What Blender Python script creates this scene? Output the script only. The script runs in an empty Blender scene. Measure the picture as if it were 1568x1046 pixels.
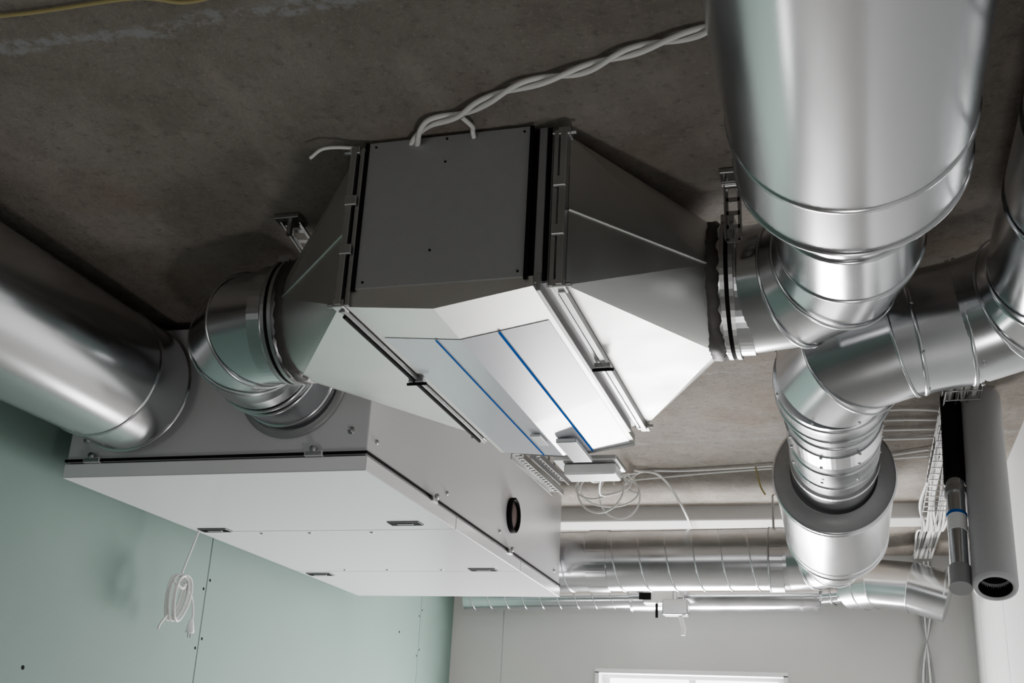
import bpy, bmesh, math, random
from mathutils import Vector as V, Matrix, Quaternion
Z0=1.6   # eye height of the camera above the floor
random.seed(4)
# ------------------------------------------------------------------ materials
def new_mat(n):
    m=bpy.data.materials.new(n); m.use_nodes=True
    nt=m.node_tree; b=nt.nodes['Principled BSDF']; return m,nt,b
def mixcol(nt,fac,a,b):
    x=nt.nodes.new('ShaderNodeMix'); x.data_type='RGBA'
    nt.links.new(fac,x.inputs[0])
    for s,v in ((6,a),(7,b)):
        if isinstance(v,tuple): x.inputs[s].default_value=(*v,1)
        else: nt.links.new(v,x.inputs[s])
    return x.outputs[2]
def noise(nt,scale,detail=5,rough=.6,stretch=None,world=True):
    n=nt.nodes.new('ShaderNodeTexNoise'); n.inputs['Scale'].default_value=scale
    n.inputs['Detail'].default_value=detail; n.inputs['Roughness'].default_value=rough
    g=nt.nodes.new('ShaderNodeNewGeometry'); src=g.outputs['Position']
    if stretch:
        mp=nt.nodes.new('ShaderNodeMapping'); mp.inputs['Scale'].default_value=stretch
        nt.links.new(src,mp.inputs[0]); src=mp.outputs[0]
    nt.links.new(src,n.inputs['Vector']); return n.outputs['Fac']
def ramp(nt,fac,lo,hi,a=0.,b=1.):
    r=nt.nodes.new('ShaderNodeMapRange'); nt.links.new(fac,r.inputs[0])
    for i,v in enumerate((lo,hi,a,b)): r.inputs[i+1].default_value=v
    return r.outputs[0]
def math_(nt,op,a,b=None):
    m=nt.nodes.new('ShaderNodeMath'); m.operation=op
    for i,v in enumerate((a,b)):
        if v is None: continue
        if isinstance(v,(int,float)): m.inputs[i].default_value=v
        else: nt.links.new(v,m.inputs[i])
    return m.outputs[0]
def bump(nt,b,h,strength=.3,dist=.01):
    n=nt.nodes.new('ShaderNodeBump'); n.inputs['Strength'].default_value=strength; n.inputs['Distance'].default_value=dist
    nt.links.new(h,n.inputs['Height']); nt.links.new(n.outputs[0],b.inputs['Normal'])
def plain(n,col,rough=.5,metal=0.,var=.12,scale=14,coat=0,spec=.5):
    m,nt,b=new_mat(n)
    f=noise(nt,scale,4)
    c=mixcol(nt,f,tuple(v*(1-var) for v in col),tuple(min(1,v*(1+var)) for v in col))
    nt.links.new(c,b.inputs['Base Color']); b.inputs['Roughness'].default_value=rough
    b.inputs['Metallic'].default_value=metal; b.inputs['Coat Weight'].default_value=coat; b.inputs['Specular IOR Level'].default_value=spec
    return m
def galv(n,col=(.60,.61,.63),r0=.17,r1=.25,stretch=(1,1,1),bs=.02):
    m,nt,b=new_mat(n); b.inputs['Metallic'].default_value=1
    f=noise(nt,3.5,3,.5,stretch); f2=noise(nt,6,3,.5,stretch)
    c=mixcol(nt,f,tuple(v*.90 for v in col),tuple(min(1,v*1.06) for v in col))
    nt.links.new(c,b.inputs['Base Color'])
    nt.links.new(ramp(nt,f2,.3,.7,r0,r1),b.inputs['Roughness'])
    bump(nt,b,f,bs,.004)
    return m
M={}
M['galv']=galv('galvanised_steel')
M['sil']=galv('galvanised_silencer_sheet',(.57,.575,.59),.19,.27,(1,.2,1),.01)
M['sheet']=galv('galvanised_flat_sheet',(.62,.62,.605),.36,.46,bs=.03)
M['flange']=galv('flange_steel',(.42,.42,.42),.3,.45)
M['darksteel']=plain('grey_panel_paint',(.31,.31,.32),.5,.0,.06,40)
M['black']=plain('black_rubber',(.008,.008,.008),.8,spec=.05)
M['brown']=plain('sealant_smeared_brown',(.045,.038,.035),.55,0,.5,40)
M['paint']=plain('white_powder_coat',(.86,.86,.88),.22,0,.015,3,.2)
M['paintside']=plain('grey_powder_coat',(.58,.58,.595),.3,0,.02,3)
M['endcap']=plain('silencer_end_plate',(.27,.27,.275),.45,.3)
M['white']=plain('white_pvc',(.8,.8,.8),.4,0,.03)
M['cable']=plain('white_cable_sheath',(.76,.75,.73),.45,0,.08)
M['yellow']=plain('yellow_cable_sheath',(.38,.32,.14),.6)
M['foam']=plain('grey_foam_insulation',(.42,.42,.43),.40,0,.04,60)
M['blue']=plain('blue_print_line',(.0,.09,.42),.8,spec=0.)
M['cap']=plain('port_inside',(.07,.035,.028),.6)
M['label']=plain('paper_label',(.8,.8,.8),.6)
M['film']=plain('protective_film',(.60,.61,.67),.24,.1,.03,3,.2)
M['clear']=plain('translucent_tape',(.62,.64,.66),.3)
def concrete(n,a,b_,stripes=True):
    m,nt,b=new_mat(n)
    f=noise(nt,2.6,10,.74); f2=noise(nt,34,8,.78); f3=noise(nt,6,5,.6,(1,.35,1))
    c=mixcol(nt,ramp(nt,f,.36,.66),a,b_)
    c=mixcol(nt,ramp(nt,f3,.54,.72,0,.5),c,tuple(v*1.35 for v in b_))
    c=mixcol(nt,ramp(nt,f2,.53,.70,0,.6),c,tuple(v*.4 for v in a))
    c=mixcol(nt,ramp(nt,noise(nt,90,4,.7),.56,.72,0,.45),c,tuple(v*1.5 for v in b_))
    rust=noise(nt,1.6,4,.6); c=mixcol(nt,ramp(nt,rust,.55,.72,0,.45),c,(.38,.235,.145))
    if stripes:
        g=nt.nodes.new('ShaderNodeNewGeometry'); s=nt.nodes.new('ShaderNodeSeparateXYZ'); nt.links.new(g.outputs['Position'],s.inputs[0])
        for y0,w,amt in ((1.60,.026,.8),(3.79,.008,.5),(4.62,.03,.35)):
            wob=math_(nt,'MULTIPLY',math_(nt,'SUBTRACT',noise(nt,7,4,.7),.5),.12)
            d=math_(nt,'ABSOLUTE',math_(nt,'ADD',math_(nt,'SUBTRACT',s.outputs[1],y0),wob))
            k=ramp(nt,d,w,w*.4,0,1)
            k=math_(nt,'MULTIPLY',k,ramp(nt,noise(nt,30,4,.7),.42,.55,0,amt))
            c=mixcol(nt,k,c,(.62,.64,.66))
    nt.links.new(c,b.inputs['Base Color']); b.inputs['Roughness'].default_value=.9
    h=math_(nt,'ADD',math_(nt,'MULTIPLY',f2,.6),f); bump(nt,b,h,1.,.045)
    return m
M['ceil']=concrete('raw_concrete_slab',(.345,.298,.252),(.54,.485,.43))
M['floor']=concrete('concrete_screed',(.36,.35,.335),(.46,.45,.43),False)
def wallmat(n,col,bs=.1):
    m,nt,b=new_mat(n); f=noise(nt,3,6,.6); c=mixcol(nt,f,tuple(v*.93 for v in col),tuple(v*1.06 for v in col))
    nt.links.new(c,b.inputs['Base Color']); b.inputs['Roughness'].default_value=.75
    bump(nt,b,noise(nt,80,3),bs,.003); return m
M['plaster']=wallmat('smooth_grey_plaster',(.55,.54,.53))
M['green']=wallmat('green_gypsum_board',(.150,.228,.200))
M['whitewall']=wallmat('white_wall_paint',(.66,.66,.66))
M['greenseam']=plain('board_joint',(.05,.08,.07),.8)
m,nt,b=new_mat('daylight_glass'); b.inputs['Emission Color'].default_value=(.93,.96,1,1); b.inputs['Emission Strength'].default_value=6.; M['glass']=m
# ------------------------------------------------------------------ builder
class B:
    def __init__(s,name): s.name=name; s.bm=bmesh.new(); s.mats=[]
    def mi(s,k):
        if k not in s.mats: s.mats.append(k)
        return s.mats.index(k)
    def quad(s,pts,mat,smooth=False):
        vs=[s.bm.verts.new(p) for p in pts]; f=s.bm.faces.new(vs); f.material_index=s.mi(mat); f.smooth=smooth; return f
    def box(s,lo,hi,mat,rot=None,bev=0):
        lo,hi=V(lo),V(hi); c=(lo+hi)/2; h=(hi-lo)/2; vs=[]
        for x in(-1,1):
            for y in(-1,1):
                for z in(-1,1):
                    o=V((x*h.x,y*h.y,z*h.z))
                    if rot: o=rot@o
                    vs.append(s.bm.verts.new(c+o))
        fs=[]
        for f in((0,1,3,2),(4,6,7,5),(0,4,5,1),(2,3,7,6),(0,2,6,4),(1,5,7,3)):
            q=s.bm.faces.new([vs[i] for i in f]); q.material_index=s.mi(mat); fs.append(q)
        if bev:
            es=list({e for f in fs for e in f.edges})
            bmesh.ops.bevel(s.bm,geom=es,offset=bev,segments=2,profile=.5,affect='EDGES')
    def sweep(s,pts,r,seg=48,mat='galv',caps=(True,True),sharp_deg=4,capmat=None):
        pts=[V(p) for p in pts]; n=len(pts); rs=r if isinstance(r,(list,tuple)) else [r]*n
        d=(pts[1]-pts[0]).normalized(); a=V((0,0,1)) if abs(d.z)<.9 else V((0,1,0))
        u=d.cross(a).normalized(); v=d.cross(u).normalized(); rings=[]; k=s.mi(mat)
        for i in range(n):
            if 0<i<n-1:
                dn=(pts[i+1]-pts[i]).normalized(); nn=(d+dn)
                nn=nn.normalized() if nn.length>1e-6 else d
            else: dn=d; nn=d
            ring=[]
            for j in range(seg):
                t=2*math.pi*j/seg; o=(u*math.cos(t)+v*math.sin(t))*rs[i]
                dd=d.dot(nn)
                if abs(dd)>.2: o=o-d*(o.dot(nn)/dd)
                ring.append(s.bm.verts.new(pts[i]+o))
            sh=d.angle(dn,0)>math.radians(sharp_deg)
            rings.append((ring,sh))
            if i<n-1:
                q=d.rotation_difference(dn); u=q@u; v=q@v; d=dn
        for i in range(n-1):
            A,Bq=rings[i][0],rings[i+1][0]
            for j in range(seg):
                f=s.bm.faces.new((A[j],A[(j+1)%seg],Bq[(j+1)%seg],Bq[j])); f.smooth=True; f.material_index=k
        for ring,sh in rings:
            if sh and r and seg>16:
                for j in range(seg):
                    e=s.bm.edges.get((ring[j],ring[(j+1)%seg]))
                    if e: e.smooth=False
        kc=s.mi(capmat or mat)
        for c,(ring,_) in zip(caps,(rings[0],rings[-1])):
            if c:
                f=s.bm.faces.new([s.bm.verts.new(vv.co) for vv in ring]); f.material_index=kc
    def lathe(s,c,axis,prof,mat='galv',seg=64,smooth=True,wob=0):
        c=V(c); d=V(axis).normalized(); a=V((0,0,1)) if abs(d.z)<.9 else V((0,1,0))
        u=d.cross(a).normalized(); v=d.cross(u).normalized(); k=s.mi(mat); prev=None
        for q,(o,r) in enumerate(prof):
            ring=[]
            for j in range(seg):
                dr=random.uniform(-wob,wob)*.5 if 0<q<len(prof)-1 else 0; do=random.uniform(-wob,wob) 
                ring.append(s.bm.verts.new(c+d*(o+do)+(u*math.cos(2*math.pi*j/seg)+v*math.sin(2*math.pi*j/seg))*(r+dr)))
            if prev:
                for j in range(seg):
                    f=s.bm.faces.new((prev[j],prev[(j+1)%seg],ring[(j+1)%seg],ring[j])); f.smooth=smooth; f.material_index=k
            prev=ring
    def bead(s,c,axis,r,w=.006,h=.004,mat='galv'): s.lathe(c,axis,[(-w,r-.001),(-w*.5,r+h),(w*.5,r+h),(w,r-.001)],mat)
    def band(s,c,axis,r,w=.02,h=.003,mat='galv'): s.lathe(c,axis,[(-w,r-.002),(-w,r+h),(w,r+h),(w,r-.002)],mat,smooth=False)
    def spiral(s,p0,p1,r,pitch,mat='galv',w=.004):
        p0,p1=V(p0),V(p1); d=(p1-p0); L=d.length; d.normalize(); a=V((0,0,1)); u=d.cross(a).normalized(); v=d.cross(u).normalized()
        n=int(L/pitch*40); s.sweep([p0+d*(L*i/n)+(u*math.cos(i*6.2832/40)+v*math.sin(i*6.2832/40))*r for i in range(n+1)],w,6,mat,sharp_deg=90)
    def rivets(s,c,axis,r,n=8,ph=.2):
        c=V(c); d=V(axis).normalized(); a=V((0,0,1)); u=d.cross(a).normalized(); v=d.cross(u).normalized()
        for i in range(n):
            q=ph+i*6.283/n; o=u*math.cos(q)+v*math.sin(q); s.lathe(c+o*r,o,[(0,.0055),(.004,.004),(.005,.0005)],'flange',8)
    def done(s,parent=None):
        bmesh.ops.recalc_face_normals(s.bm,faces=s.bm.faces[:])
        co=[v.co for v in s.bm.verts]
        lo=V([min(c[i] for c in co) for i in range(3)]); hi=V([max(c[i] for c in co) for i in range(3)]); c=(lo+hi)/2
        for v in s.bm.verts: v.co-=c
        me=bpy.data.meshes.new(s.name); s.bm.to_mesh(me); s.bm.free()
        for k in s.mats: me.materials.append(M[k])
        o=bpy.data.objects.new(s.name,me); o.location=c+V((0,0,Z0)); bpy.context.scene.collection.objects.link(o)
        return o
def arc(corner,din,dout,R,n=4):
    c,din,dout=V(corner),V(din).normalized(),V(dout).normalized()
    ctr=c-din*R+dout*R; out=[]
    for i in range(n+1):
        t=math.pi/2*i/n
        out.append(ctr-dout*R*math.cos(t)+din*R*math.sin(t))
    return out
def joints(b,pts,r,skip=(0,)):
    for i in range(1,len(pts)-1):
        t=((pts[i+1]-pts[i]).normalized()+(pts[i]-pts[i-1]).normalized())
        b.bead(pts[i],t,r/ max(.9,math.cos(((pts[i+1]-pts[i]).angle(pts[i]-pts[i-1]))/2)),.004,.003)
def spline(pts,n=10):
    P=[V(p) for p in pts]; P=[P[0]*2-P[1]]+P+[P[-1]*2-P[-2]]; out=[]
    for i in range(1,len(P)-2):
        for k in range(n):
            t=k/n; a,b_,c,d=P[i-1:i+3]
            out.append(.5*((2*b_)+(c-a)*t+(2*a-5*b_+4*c-d)*t*t+(3*b_-a-3*c+d)*t**3))
    out.append(P[-2]); return out
# ------------------------------------------------------------------ room shell
XL,XR,YF,YB,ZC,ZF=-2.50,.64,7.16,-2.6,1.345,-Z0
b=B('ceiling'); b.box((XL-.1,YB-.1,ZC),(XR+.1,YF+.1,ZC+.2),'ceil'); b.done()
b=B('floor'); b.box((XL-.1,YB-.1,ZF-.1),(XR+.1,YF+.1,ZF),'floor'); b.done()
b=B('wall_left'); b.box((XL-.1,YB,ZF),(XL,YF,ZC),'green')
for y,w in ((1.75,.0015),(4.14,.0025),(6.57,.001)):
    b.box((XL-.001,y-w,ZF),(XL+.001,y+w,ZC),'greenseam')
    for k in range(12):
        for s in(-.02,.02): b.lathe((XL+.001,y+s,-1.4+k*.23+s),(1,0,0),[(0,.006),(.001,.0005)],'black',10)
for y,z in ((3.14,.25),(3.55,-.1),(4.8,.3),(6.2,.35),(6.25,.75)): b.lathe((XL+.001,y,z),(1,0,0),[(0,.007),(.001,.0005)],'black',10)
b.done()
wx0,wx1,wz0,wz1=-1.53,-.43,-.75,.64
b=B('wall_far')
for lo,hi in (((XL,YF,ZF),(wx0,YF+.3,ZC)),((wx1,YF,ZF),(XR,YF+.3,ZC)),((wx0,YF,wz1),(wx1,YF+.3,ZC)),((wx0,YF,ZF),(wx1,YF+.3,wz0))): b.box(lo,hi,'plaster')
b.box((-2.16,YF-.001,ZF),(-2.156,YF+.001,ZC),'flange')
b.done()
b=B('window_1')
b.box((wx0,YF+.10,wz1-.025),(wx1,YF+.16,wz1),'white');b.box((wx0,YF+.10,wz0),(wx1,YF+.16,wz0+.06),'white')
for x in (wx0,(wx0+wx1)/2-.02,wx1-.04): b.box((x,YF+.12,wz0),(x+.04,YF+.16,wz1),'white')
b.box((wx0-.025,YF-.012,wz1-.006),(wx1+.025,YF+.10,wz1+.02),'white')
for x in (wx0-.025,wx1): b.box((x,YF-.012,wz0),(x+.025,YF+.1,wz1),'white')
b.quad([(wx0,YF+.14,wz0),(wx1,YF+.14,wz0),(wx1,YF+.14,wz1),(wx0,YF+.14,wz1)],'glass'); b.done()
b=B('wall_right'); b.box((XR,YB,ZF),(XR+.1,YF,ZC),'whitewall')
for y in (5.7,6.75): b.box((XR-.0008,y-.002,ZF),(XR+.001,y+.002,ZC),'flange')
b.done()
b=B('wall_back'); b.box((XL,YB-.1,ZF),(XR,YB,ZC),'plaster'); b.done()
b=B('fill_window'); b.box((-2.2,YB,-.7),(-.6,YB+.04,-.64),'white'); b.box((-2.2,YB,.5),(-.6,YB+.04,.56),'white')  # unseen window added behind the camera to house the fill light
for x in (-2.2,-1.43,-.66): b.box((x,YB,-.7),(x+.06,YB+.04,.56),'white')
b.quad([(-2.2,YB+.01,-.7),(-.6,YB+.01,-.7),(-.6,YB+.01,.56),(-2.2,YB+.01,.56)],'label'); b.done()
b=B('ceiling_beam'); b.box((XL,5.80,1.27),(XR,6.0,ZC+.01),'plaster',bev=.01); b.done()
# ------------------------------------------------------------------ air handling unit
b=B('air_handling_unit')
x0,x1,y0,y1,z0,z1=-2.405,-1.36,3.03,5.42,.825,1.315
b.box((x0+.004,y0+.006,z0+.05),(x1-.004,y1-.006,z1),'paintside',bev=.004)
b.box((x0,y0,z0+.052),(x1,y1,z0+.060),'black')
b.box((x0+.012,y0+.012,z0+.02),(x1-.012,y1-.012,z0+.056),'black')
ys=[y0,3.86,4.72,y1]
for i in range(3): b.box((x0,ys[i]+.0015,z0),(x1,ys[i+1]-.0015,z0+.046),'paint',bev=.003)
for hx,hy in ((-2.31,3.83),(-1.51,3.75),(-2.32,4.79),(-1.51,4.67)):
    b.box((hx-.06,hy-.028,z0-.004),(hx+.06,hy+.028,z0+.002),'black',bev=.001)
    b.box((hx-.03,hy-.006,z0-.006),(hx+.03,hy+.006,z0-.001),'endcap',bev=.001)
for hy in (3.9,4.68): 
    for hx in (-2.15,-1.95,-1.7): b.lathe((hx,hy,z0-.003),(0,0,1),[(0,.0005),(0,.007),(.004,.008)],'flange',12)
for hx,hy,hz in ((x1,3.62,.875),(x1,4.55,.875),(-2.30,y0,.88),(-1.53,y0,.88)):
    side=hx==x1
    r=(.010,.03) if side else (.03,.010)
    b.box((hx-r[0],hy-r[1]-.0,hz-.010),(hx+r[0],hy+r[1]*.6,hz+.008),'flange',bev=.003)
    b.lathe((hx+(.010 if side else 0),hy-(0 if side else .012),hz+.012),(1,0,0) if side else (0,1,0),[(-.005,.001),(-.005,.010),(.005,.010),(.005,.001)],'flange',16)
for hy in (3.1,3.75,4.4,5.3): b.lathe((x1-.002,hy,.93),(1,0,0),[(0,.008),(.004,.006),(.004,.0005)],'flange',12)
for hx in (-2.34,-1.42): b.lathe((hx,y0+.005,.95),(0,-1,0),[(0,.012),(.004,.009),(.004,.0005)],'flange',12)
b.lathe((x1-.004,4.56,1.03),(1,0,0),[(0,.074),(.018,.074),(.022,.068),(.018,.062),(.004,.060)],'black',48)
b.lathe((x1-.004,4.56,1.03),(1,0,0),[(.005,.061),(.012,.045),(.012,.0005)],'cap',48)
b.lathe((-1.63,y0,1.11),(0,-1,0),[(0,.180),(.006,.178),(.010,.16)],'endcap',64)
b.done()
# ------------------------------------------------------------------ silencers
def silencer(c0,c1,r,rs,name='duct_silencer',ends=(.09,.09)):
    b=B(name); c0,c1=V(c0),V(c1); d=(c1-c0).normalized(); L=(c1-c0).length
    b.sweep([c0,c1],r,96,'sil',(True,True),capmat='endcap')
    for o in (0.004,L-.004): b.bead(c0+d*o,d,r,.006,.005,'sil')
    for o in (ends[0],L-ends[1]): b.bead(c0+d*o,d,r,.008,.003,'sil')
    b.lathe(c0,d,[(0,r),(-.001,rs+.01),(-.03,rs+.008)],'endcap',64)
    return b
b=silencer((-2.165,-.6,1.10),(-2.165,2.985,1.10),.205,.15,ends=(.1,.17))
b.lathe((-2.165,2.98,1.10),(0,1,0),[(0,.206),(.012,.200),(.025,.17),(.045,.155)],'endcap',64); b.done()
b=silencer((.035,-.8,1.10),(.035,1.925,1.10),.207,.15,ends=(.1,.165)); b.done()
b=silencer((-.05,4.08,1.05),(-.062,5.0,1.045),.207,.14,ends=(.055,.09)); b.done()
# ------------------------------------------------------------------ elbows
def duct(name,pts,r,beads=(),bands=(),caps=(True,True),arcs=(),seg=64):
    b=B(name); b.sweep(pts,r,seg,'galv',caps)
    for a in arcs: joints(b,a,r)
    for c,ax in beads: b.bead(c,ax,r)
    for c,ax in bands: b.band(c,ax,r,.018,.004)
    return b
ra=.1535; a=arc((.030,2.60,1.13),(0,1,0),(-1,0,0),.25,3)
b=duct('duct_elbow',[V((.032,1.927,1.11)),V((.030,2.10,1.12))]+a+[V((-.232,2.60,1.135))],ra,arcs=(a,),beads=[((.032,2.0,1.115),(0,1,0)),((.03,2.12,1.12),(0,1,0)),((.03,2.34,1.13),(0,1,0))],bands=[((-.215,2.6,1.13),(1,0,0))]); b.done()
ra=.1575; a=arc((-1.63,2.60,1.12),(-1,0,0),(0,1,0),.19,3)
b=duct('duct_elbow',[V((-1.43,2.60,1.125))]+a+[V((-1.63,3.03,1.115))],ra,arcs=(a,),beads=[((-1.63,2.99,1.115),(0,1,0)),((-1.63,2.88,1.115),(0,1,0)),((-1.63,2.85,1.115),(0,1,0))],bands=[((-1.455,2.6,1.12),(1,0,0))]); b.done()
# ------------------------------------------------------------------ transitions
def transition(X0,X1,yc,zc,hy,hz,yr,zr,r):
    b=B('duct_transition'); n=12; k=b.mi('sheet'); sx=1 if X1>X0 else -1
    corners=[(yc+hy,zc+hz),(yc-hy,zc+hz),(yc-hy,zc-hz),(yc+hy,zc-hz)]
    cv=[V((X0,*c)) for c in corners]
    circ=lambda t:V((X1,yr+r*math.cos(math.radians(t)),zr+r*math.sin(math.radians(t))))
    for q in range(4):
        apex=b.bm.verts.new(cv[q]); prev=None; 
        for i in range(n+1):
            v=b.bm.verts.new(circ(90*q+90*i/n))
            if prev: f=b.bm.faces.new((apex,prev,v)); f.smooth=True; f.material_index=k
            prev=v
        b.quad([cv[q],cv[(q+1)%4],circ(90*q+90)],'sheet')
    for sgn in(-1,1):
        p0=V((X0,yc+sgn*hy,zc+.0)); p1=V((X1,yr+sgn*r,zr)); off=V((0,sgn*.001,0))
        b.sweep([p0+off,p1+off],.0035,8,'sheet')
    b.sweep([(X1,yr,zr),(X1+sx*.05,yr,zr)],r,64,'galv',(False,True))
    b.lathe((X1,yr,zr),(sx,0,0),[(-.020,r-.004),(-.012,r+.008),(.010,r+.010),(.022,r-.002)],'brown',72,True,.005)
    for o,w,m,h in ((.030,.005,'flange',.010),(.040,.005,'black',.007),(.050,.005,'flange',.010)):
        b.band((X1+sx*o,yr,zr),(1,0,0),r,w,h,m)
    c=V((X1+sx*.04,yr-r*.62,zr+r*.86)); b.box(c-V((.016,.006,.012)),c+V((.016,.006,.016)),'flange',bev=.002)
    f=X0-sx*.008
    for dx,w,e in ((0,.007,.030),(-sx*.018,.005,.022)):
        ylo,yhi,zlo,zhi=yc-hy,yc+hy,zc-hz,zc+hz; xx=f+dx
        b.box((xx-w,ylo-.004,zlo-e+.012),(xx+w,yhi+.004,zlo+.004),'flange',bev=.0015)
        b.box((xx-w,ylo-.004,zhi-.004),(xx+w,yhi+.004,zhi+e-.018),'flange',bev=.0015)
        b.box((xx-w,ylo-e,zlo-.01),(xx+w,ylo,zhi+.008),'flange',bev=.0015)
        b.box((xx-w,yhi,zlo-.01),(xx+w,yhi+e,zhi+.008),'flange',bev=.0015)
    for cy in (yc-hy-.008,yc+hy+.008):
        for cz in (zc-hz-.006,zc+hz+.002):
            b.box((f-.014,cy-.018,cz-.008),(f+.012,cy+.018,cz+.010),'flange',bev=.002)
            b.sweep([(f-.028,cy-.008,cz),(f+.024,cy-.008,cz)],.005,8,'flange')
    c=V((f-sx*.006,yc-hy*.1,zc-hz-.018)); b.box(c-V((.020,.010,.008)),c+V((.020,.010,.006)),'flange',bev=.002); b.sweep([c+V((-.026,0,-.010)),c+V((.026,0,-.010))],.004,8,'black')
    for cz in (zc+hz*.3,zc-hz*.35):
        c=V((f-sx*.006,yc-hy-.028,cz)); b.box(c-V((.014,.006,.012)),c+V((.014,.003,.012)),'flange',bev=.002)
    return b
b=transition(-.540,-.285,2.61,1.135,.495,.176,2.60,1.135,.16); b.done()
b=transition(-1.045,-1.375,2.61,1.13,.50,.185,2.60,1.125,.16); b.done()
# ------------------------------------------------------------------ central rectangular unit
b=B('duct_filter_housing')
b.box((-1.022,2.112,.965),(-.578,3.14,1.335),'endcap')
b.box((-1.021,2.108,.97),(-.580,2.113,1.335),'black')
b.box((-1.008,2.096,.975),(-.622,2.116,1.338),'darksteel',bev=.002)
b.box((-.608,2.104,.965),(-.590,2.118,1.335),'endcap',bev=.002)
for x,z in ((-.82,1.27),(-.84,1.055),(-.99,1.325),(-.64,1.325),(-.99,.99),(-.64,.99),(-.82,1.328)): b.lathe((x,2.096,z),(0,-1,0),[(0,.003),(.002,.0025),(.002,.0005)],'black',10)
for cx in (-.622,-1.01): b.box((cx-.004,2.09,.97),(cx+.004,2.10,1.335),'black')
xl,xm,xr=-1.02,-.822,-.606; zl,zm,zr=.935,.918,.955
yA,yB=2.098,3.27
b.quad([(xl,yA,.975),(xr,yA,.978),(xr,yA,zr),(xm,yA,zm),(xl,yA,zl)],'sheet')
b.quad([(xl,yB,.975),(xr,yB,.978),(xr,yB,zr-.012),(xm,yB,zm-.005),(xl,yB,zl)],'sheet')
b.quad([(xl,yA,zl),(xm,yA,zm),(xm,yB,zm),(xl,yB,zl)],'sheet')
b.quad([(xm,yA,zm),(xr,yA,zr),(xr,yB,zr),(xm,yB,zm)],'sheet')
b.quad([(xl,yA,.975),(xl,yB,.975),(xl,yB,zl),(xl,yA,zl)],'sheet'); b.quad([(xr,yA,.978),(xr,yB,.978),(xr,yB,zr),(xr,yA,zr)],'sheet')
b.quad([(xl,yA,.975),(xr,yA,.978),(xr,yB,.978),(xl,yB,.975)],'sheet')
def trayz(x): return zl+(zm-zl)*(x-xl)/(xm-xl) if x<xm else zm+(zr-zm)*(x-xm)/(xr-xm)
def patch(xa,xb,ya,yb,mat,d): 
    b.quad([(xa,ya,trayz(xa)-d),(xb,ya,trayz(xb)-d),(xb,yb,trayz(xb)-d),(xa,yb,trayz(xa)-d)],mat)
patch(-1.008,xm,2.28,3.265,'film',.0012); patch(xm,-.618,2.28,3.265,'film',.0012)
patch(-.884,-.879,2.28,3.262,'blue',.0035); patch(-.735,-.729,2.28,3.262,'blue',.0035)
b.box((-.80,3.08,.905),(-.74,3.30,.918),'clear',bev=.002)
b.box((-.86,3.02,.908),(-.83,3.12,.915),'clear',bev=.001)
for x in (-1.032,-.596): b.box((x-.005,2.10,.925 if x<-.8 else .945),(x+.005,3.13,.985),'flange',bev=.002)
b.sweep([(-1.036,2.12,.922),(-1.036,3.10,.922)],.004,8,'black')
b.done()
# ------------------------------------------------------------------ right-hand duct runs
r=.154; zq=1.125
b=B('ventilation_duct'); b.sweep([(.478,-.8,zq-.02),(.478,2.61,zq)],r,64,'galv')
for y in (.2,.7,1.2,1.6,1.9,2.2,2.56): b.bead((.478,y,zq-.01),(0,1,0),r)
b.done()
dX=V((-1,.04,-.16)).normalized()
a1=arc((.478,2.79,zq),(0,1,0),dX,.18,2)
b=B('duct_elbow'); b.sweep(a1,r,64); joints(b,a1,r); b.rivets(a1[-1],dX,r+.002,8,.5); b.rivets(a1[0]-V((0,-.01,0)),(0,1,0),r,8,.5); b.done()
p0=a1[-1]; e2=p0+dX*.15
b=B('ventilation_duct'); b.sweep([p0,e2],r,64)
for t in (.12,.88): b.bead(p0+(e2-p0)*t,dX,r)
b.rivets(p0+dX*.13,dX,r,8,.9); b.done()
a2=arc(e2+dX*.18,dX,V((0,1,-.01)),.17,2)
b=B('duct_elbow'); b.sweep([e2]+a2,r,64); joints(b,[e2]+a2,r); b.rivets(a2[-1]-V((0,.02,0)),(0,1,0),r,8,.4); b.done()
E=a2[-1]
b=B('ventilation_duct'); S=V((-.047,4.06,1.05)); q=lambda t:E+(S-E)*t
b.sweep([q(0),q(.14),q(.17),q(1)],[r+.001,r+.001,.138,.138],64,'galv')
for t,rr in ((.03,r),(.12,r),(.24,.138),(.52,.138),(.68,.138)): b.bead(q(t),(0,1,0),rr)
b.band(q(.38),(0,1,0),.138,.06,.004); b.band(q(.80),(0,1,0),.138,.012,.008,'flange')
for t in (.33,.43,.6): b.rivets(q(t),(0,1,0),.142,8,.3)
b.done()
# back duct run
r=.147
a=arc((-.062,5.60,1.04),(0,1,0),(-1,0,0),.22,3)
b=B('duct_elbow'); b.sweep([V((-.062,5.004,1.045)),V((-.062,5.2,1.045))]+a,r,64,'galv'); joints(b,a,r); b.bead((-.062,5.1,1.045),(0,1,0),r); b.done()
b=B('ventilation_duct'); b.sweep([a[-1],(-2.3,5.6,1.02)],r,64,'galv')
b.spiral((-.40,5.6,1.037),(-2.2,5.6,1.02),r,.13)
b.band((-.345,5.6,1.035),(1,0,0),r,.03,.006); b.bead((-.38,5.6,1.035),(1,0,0),r,.005,.008,'flange'); b.band((-1.20,5.6,1.03),(1,0,0),r,.05,.005)
b.sweep([(-.36,5.6,1.18),(-.36,5.6,1.345)],.006,8,'flange')
b.done()
b=B('ventilation_duct'); 
b.sweep([(-2.35,6.95,1.045),(-1.30,6.97,1.065)],.074,48,'galv')
b.spiral((-2.3,6.95,1.046),(-1.31,6.97,1.065),.074,.11)
b.done()
b=B('ventilation_duct'); b.sweep([(-1.0,6.97,1.07),(-.20,6.97,1.08)],.088,48,'galv')
for x in (-.95,-.30,-.22): b.band((x,6.97,1.078),(1,0,0),.088,.01,.006)
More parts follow.
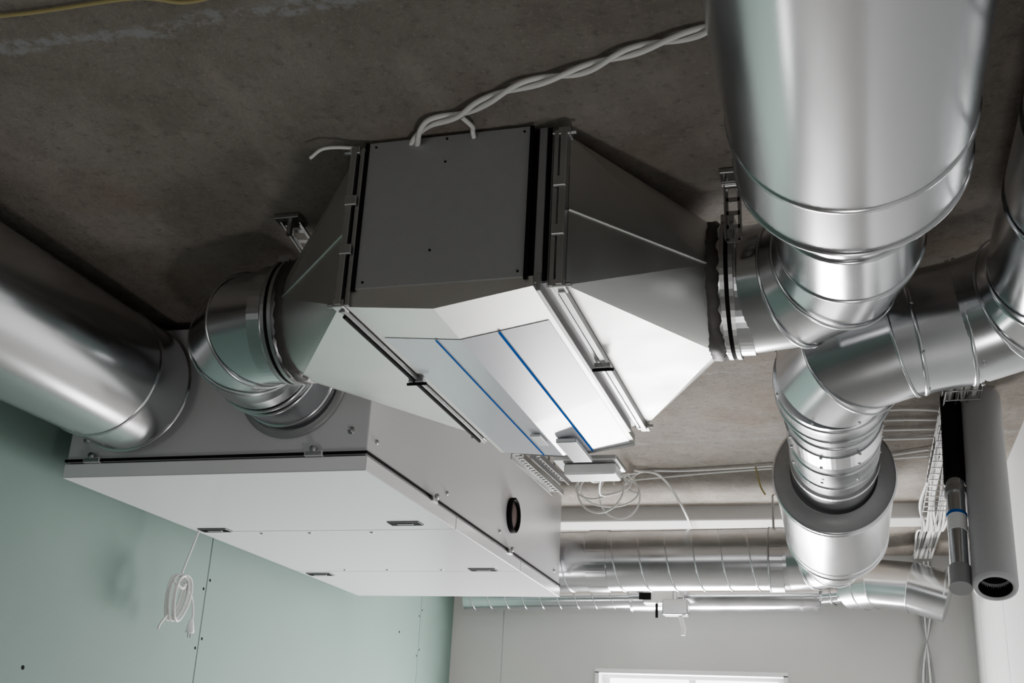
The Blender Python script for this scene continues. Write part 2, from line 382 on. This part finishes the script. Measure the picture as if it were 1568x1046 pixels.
b.sweep([(-.2,6.97,1.08),(-.08,6.93,1.085),(.02,6.86,1.09)],.058,40,'galv')
for p in ((-.12,6.945,1.08),(-.04,6.90,1.085)): b.bead(p,(1,-.4,0),.058,.008,.006)
pts=[V((-.02,6.86,1.10)),V((.12,6.74,1.11)),V((.30,6.66,1.08)),V((.48,6.64,1.02))]
b.sweep(pts,[.12,.135,.135,.135],64,'galv'); joints(b,pts,.135); b.bead(V((.05,6.80,1.105)),(1,-.8,0),.128); b.bead((.45,6.645,1.04),(1,0,-.2),.135)
b.done()
b=B('motorised_duct_damper')
b.sweep([(-1.30,6.97,1.07),(-1.0,6.97,1.07)],.093,48,'galv')
for x in(-1.29,-1.01): b.band((x,6.97,1.07),(1,0,0),.093,.008,.006)
b.box((-1.26,6.80,1.09),(-1.10,6.88,1.20),'flange',bev=.006); b.box((-1.20,6.78,1.0),(-1.02,6.89,1.08),'white',bev=.008)
b.box((-1.08,6.74,.93),(-.93,6.84,1.02),'flange',bev=.008); b.sweep([(-1.12,6.80,.92),(-1.12,6.80,1.22)],.008,10,'black'); b.box((-1.0,6.76,1.03),(-.96,6.80,1.16),'label',bev=.003)
b.box((-1.22,6.77,1.02),(-1.15,6.775,1.06),'black'); b.sweep([(-.98,6.79,.93),(-.96,6.79,.86),(-.965,6.79,.82)],.012,10,'cable')
b.done()
# foam-lagged stub, leaning down from the slab toward the room
b=B('insulated_pipe')
P=V((.400,3.70,.60)); T=V((.455,4.10,1.315)); ax=(T-P); Lp=ax.length; ax.normalize()
b.lathe(P,ax,[(.01,.0645),(Lp,.0645)],'foam',64)
b.lathe(P,ax,[(.06,.046),(.0,.048),(-.004,.054),(-.001,.062),(.01,.0645)],'foam',64)
b.lathe(P,ax,[(Lp,.0645),(Lp,.001)],'foam',64,False)
b.lathe(P,ax,[(.05,.047),(.052,.001)],'black',48,False); b.lathe(P,ax,[(.001,.0475),(.05,.0465)],'black',48)
b.sweep([T-ax*.05,T+ax*.02],.03,24,'flange')
b.done()
b=B('drain_pipe')
P=V((.305,3.72,.60)); T=V((.36,4.12,1.33)); q=lambda t:P+(T-P)*t
b.sweep([q(.08),q(.52)],.029,32,'galv'); b.sweep([q(.52),q(1)],.036,32,'black')
b.band(q(.46),T-P,.031,.014,.004,'flange'); b.sweep([q(0),q(.09)],.034,32,'endcap'); b.band(q(.30),T-P,.0285,.035,.002,'label'); b.band(q(.34),T-P,.0287,.006,.0025,'blue')
b.done()
# ------------------------------------------------------------------ brackets
def slotted(b,p0,p1,w,side,mat='flange'):
    p0,p1,side=V(p0),V(p1),V(side).normalized(); d=(p1-p0); L=d.length; d.normalize(); nrm=d.cross(side).normalized()
    n=max(2,int(L/.03)); st=L/n
    R=Matrix((side,nrm,d)).transposed()
    for s in(-1,1):
        c=(p0+p1)/2+side*s*w*.4; h=V((w*.11,.0015,L/2)); b.box(c-h,c+h,mat,rot=R)
        c=(p0+p1)/2+side*s*w*.5+nrm*.008; h=V((.0015,.009,L/2)); b.box(c-h,c+h,mat,rot=R)
    for i in range(n+1):
        c=p0+d*st*i; h=V((w*.42,.0015,.005)); b.box(c-h,c+h,mat,rot=R)
b=B('mounting_bracket'); slotted(b,(-1.37,2.43,1.34),(-1.28,2.52,1.20),.05,(1,.2,0)); b.box((-1.40,2.39,1.330),(-1.33,2.45,1.343),'flange',bev=.002); b.sweep([(-1.36,2.41,1.335),(-1.36,2.41,1.29)],.008,10,'flange'); b.done()
b=B('mounting_bracket'); slotted(b,(-.222,2.40,1.345),(-.222,2.40,1.17),.036,(1,0,0)); b.box((-.25,2.37,1.330),(-.195,2.42,1.343),'flange',bev=.002); b.sweep([(-.245,2.39,1.31),(-.20,2.39,1.31)],.008,10,'flange'); b.done()
# ------------------------------------------------------------------ cables
def cable(b,pts,r,mat='cable',n=10): b.sweep(spline(pts,n),r,8,mat,sharp_deg=90)
b=B('twisted_cable')
base=spline([(-.93,2.16,1.325),(-.90,2.10,1.325),(-.84,2.03,1.33),(-.76,2.01,1.33),(-.69,1.97,1.33),(-.60,1.93,1.33),(-.48,1.905,1.33),(-.36,1.86,1.33),(-.24,1.83,1.33),(-.14,1.80,1.33),(.1,1.76,1.33),(.35,1.78,1.33),(.6,1.80,1.33)],16)
for ph in (0,math.pi):
    pts=[]
    for i,p in enumerate(base):
        w=min(1,i/20); t=i*.17+ph+.9*math.sin(i*.06)
        tan=(base[min(i+1,len(base)-1)]-base[max(i-1,0)]).normalized(); s=tan.cross(V((0,0,1)))
        pts.append(p+(s*math.cos(t)*.008+V((0,0,.006))*math.sin(t))*w)
    b.sweep(pts,.0060,8,'cable',sharp_deg=90)
cable(b,[(-.76,2.02,1.33),(-.75,2.06,1.33),(-.755,2.08,1.330),(-.755,2.092,1.32)],.0055)
b.done()
b=B('ceiling_wire'); cable(b,[(-2.4,1.40,1.337),(-1.9,1.43,1.338),(-1.55,1.50,1.338),(-1.25,1.51,1.338),(-1.13,1.54,1.335),(-.9,1.50,1.338),(-.5,1.48,1.338)],.004,'yellow'); b.done()
b=B('cable_tail'); cable(b,[(-1.14,2.07,1.30),(-1.10,2.06,1.315),(-1.04,2.09,1.325),(-1.02,2.14,1.333)],.004,'cable'); b.done()
b=B('electrical_cable'); cable(b,[(-1.0,5.15,1.30),(-.9,5.05,1.335),(-.7,5.05,1.335),(-.35,5.0,1.335),(.1,4.9,1.335),(.32,4.8,1.335)],.006)
cable(b,[(-1.0,5.15,1.32),(-.6,5.1,1.335),(-.2,5.02,1.335),(.32,4.9,1.335)],.005)
cable(b,[(-.93,5.05,1.33),(-.95,5.0,1.24),(-.90,5.0,1.22)],.005)
cable(b,[(-.39,5.0,1.33),(-.37,4.98,1.24),(-.35,4.98,1.20)],.004,'yellow'); b.done()
b=B('hanging_cable'); cable(b,[(-.93,5.0,1.33),(-.82,5.1,1.32),(-.78,5.6,1.26),(-.80,6.1,1.20),(-.86,6.4,1.15),(-.97,6.75,1.05)],.006); b.done()
b=B('cable_coil')
for k in range(4):
    c=V((-.88+.02*k,3.95+.05*k,1.00)); R=.075+.014*(k%3)
    cable(b,[c+V((R*math.cos(t*.42+k*.5),.04*math.sin(t*.21+k*2),R*math.sin(t*.42+k*.5)*(1.1 if k%2 else .6))) for t in range(14+k)],.0035,'cable',4)
cable(b,[(-.80,3.53,.92),(-.78,3.6,.95),(-.84,3.9,.95),(-.80,4.2,1.05),(-.9,4.6,1.2),(-.95,5.05,1.33)],.0045)
cable(b,[(-.87,3.53,.93),(-.86,3.8,1.0),(-.95,4.3,1.1),(-.93,5.05,1.33)],.0045); b.done()
b=B('tray_cables')
for k in range(12):
    x=.335+.009*k; cable(b,[(x,3.9,1.315),(x+random.uniform(-.03,.03),4.4,1.295),(x+random.uniform(-.04,.04),4.9,1.31),(x+random.uniform(-.03,.03),5.6,1.30),(x,5.95,1.25),(x+random.uniform(-.02,.02),6.3,1.305),(x,7.1,1.32)],.006,'cable' if k%3 else 'endcap')
for k in range(4): cable(b,[(.42,4.3+k*.1,1.33),(.2,4.25+k*.13,1.335),(-.1,4.3+k*.1,1.335)],.005)
b.done()
b=B('wall_cables')
for k in range(5): cable(b,[(.38+.012*k,7.10,1.3),(.36+.015*k,7.12,1.0),(.40-.02*k,7.13,.6),(.36+.01*k,7.13,.1),(.36,7.13,-.6)],.006,'cable' if k%2 else 'endcap')
b.done()
def mesh_tray(name,x0,x1,y0,y1,zb,h,step,m='flange'):
    b=B(name)
    for i in range(4):
        x=x0+(x1-x0)*i/3; b.sweep([(x,y0,zb),(x,y1,zb)],.003,6,m)
    for x in (x0,x1): b.sweep([(x,y0,zb+h),(x,y1,zb+h)],.003,6,m)
    for i in range(int((y1-y0)/step)+1):
        y=y0+i*step; b.sweep([(x0,y,zb+h),(x0,y,zb-.003),(x1,y,zb-.003),(x1,y,zb+h)],.0025,6,m)
    return b
b=mesh_tray('wire_cable_tray',.33,.44,3.9,5.79,1.285,.045,.1); b.done()
b=B('perforated_support_rail'); slotted(b,(-.995,3.36,.955),(-.985,3.85,.955),.04,(1,0,0)); slotted(b,(-.935,3.36,.955),(-.925,3.7,.955),.03,(1,0,0),'endcap')
for y in (3.5,3.8): b.sweep([(-.99,y,.955),(-.99,y,1.344)],.004,8,'flange')
b.sweep([(-.93,3.5,.955),(-.93,3.5,1.344)],.004,8,'flange')
b.done()
b=B('cable_trunking'); b.box((.385,1.85,1.325),(.42,3.55,1.345),'white',bev=.003); b.box((.389,1.85,1.321),(.416,3.55,1.326),'label',bev=.001); b.done()
b=B('junction_box'); b.box((-.855,3.40,.895),(-.69,3.50,.93),'white',bev=.006); b.box((-.84,3.395,.90),(-.72,3.401,.925),'label'); b.box((-.88,3.36,.93),(-.68,3.52,.945),'flange',bev=.002)
b.sweep([(-.80,3.45,.93),(-.80,3.45,1.345)],.005,8,'flange'); b.done()
b=B('power_cord')
cable(b,[(-2.385,3.84,.828),(-2.40,3.83,.75),(-2.40,3.80,.68),(-2.40,3.79,.65)],.004)
for k in range(5):
    c=V((-2.41+.006*k,3.77+.006*k,.565)); ry,rz=.045+.006*(k%3),.085-.006*(k%2)
    cable(b,[c+V((.004*math.sin(t),ry*math.sin(t*.5236)+.012*math.cos(t*.52),rz*math.cos(t*.5236))) for t in range(13)],.0046,'cable',4)
cable(b,[(-2.40,3.74,.62),(-2.39,3.79,.60),(-2.395,3.82,.62)],.006)
cable(b,[(-2.40,3.80,.62),(-2.395,3.87,.58),(-2.39,3.89,.52),(-2.39,3.885,.495)],.0042)
cable(b,[(-2.40,3.74,.50),(-2.40,3.70,.46),(-2.40,3.69,.44)],.0042)
b.lathe((-2.39,3.885,.50),(0,0,-1),[(0,.004),(.004,.009),(.025,.013),(.045,.017),(.05,.015),(.05,.001)],'white',16)
for s in (-.008,.008): b.sweep([(-2.39,3.885+s,.452),(-2.39,3.885+s,.433)],.0025,8,'flange')
b.done()
# ------------------------------------------------------------------ lights
def area(n,loc,rot,sx,sy,p,col=(1,1,1)):
    l=bpy.data.lights.new(n,'AREA'); l.shape='RECTANGLE'; l.size=sx; l.size_y=sy; l.energy=p; l.color=col
    o=bpy.data.objects.new(n,l); o.location=(loc[0],loc[1],loc[2]+Z0); o.rotation_euler=rot; bpy.context.scene.collection.objects.link(o); return o
area('window_daylight',((wx0+wx1)/2,YF+.07,(wz0+wz1)/2-.02),(math.radians(-98),0,0),wx1-wx0-.04,wz1-wz0-.08,235,(1,.985,.965))
area('back_fill_light',(-1.4,YB+.06,-.07),(math.radians(90),0,0),1.5,1.2,12,(1,.985,.96))  # weak added fill from behind the camera
area('low_area_light',(-.1,1.9,-1.3),(math.radians(180),0,0),.35,.35,12,(1,.97,.94))  # added fill from below, no known lamp stands here
area('low_area_light',(-1.9,4.6,-.7),(math.radians(180),math.radians(-12),0),.3,.3,8,(1,.98,.96))  # work lamp low at the left, brightens left-facing sheet
w=bpy.data.worlds.new('world'); bpy.context.scene.world=w; w.use_nodes=True; w.node_tree.nodes['Background'].inputs[0].default_value=(.8,.88,1,1); w.node_tree.nodes['Background'].inputs[1].default_value=1
# ------------------------------------------------------------------ camera
y,t,r=[math.radians(v) for v in (17.08,20.80,2.99)]
F=V((-math.sin(y)*math.cos(t),math.cos(y)*math.cos(t),math.sin(t))); rt=V((math.cos(y),math.sin(y),0)); up=rt.cross(F)
R=rt*math.cos(r)+up*math.sin(r); U=-rt*math.sin(r)+up*math.cos(r)
cd=bpy.data.cameras.new('camera'); cd.lens=40.45; cd.sensor_width=36; cam=bpy.data.objects.new('camera',cd)
mw=Matrix((R,U,-F)).transposed().to_4x4(); mw.translation=V((0,0,Z0)); cam.matrix_world=mw
bpy.context.scene.collection.objects.link(cam); bpy.context.scene.camera=cam
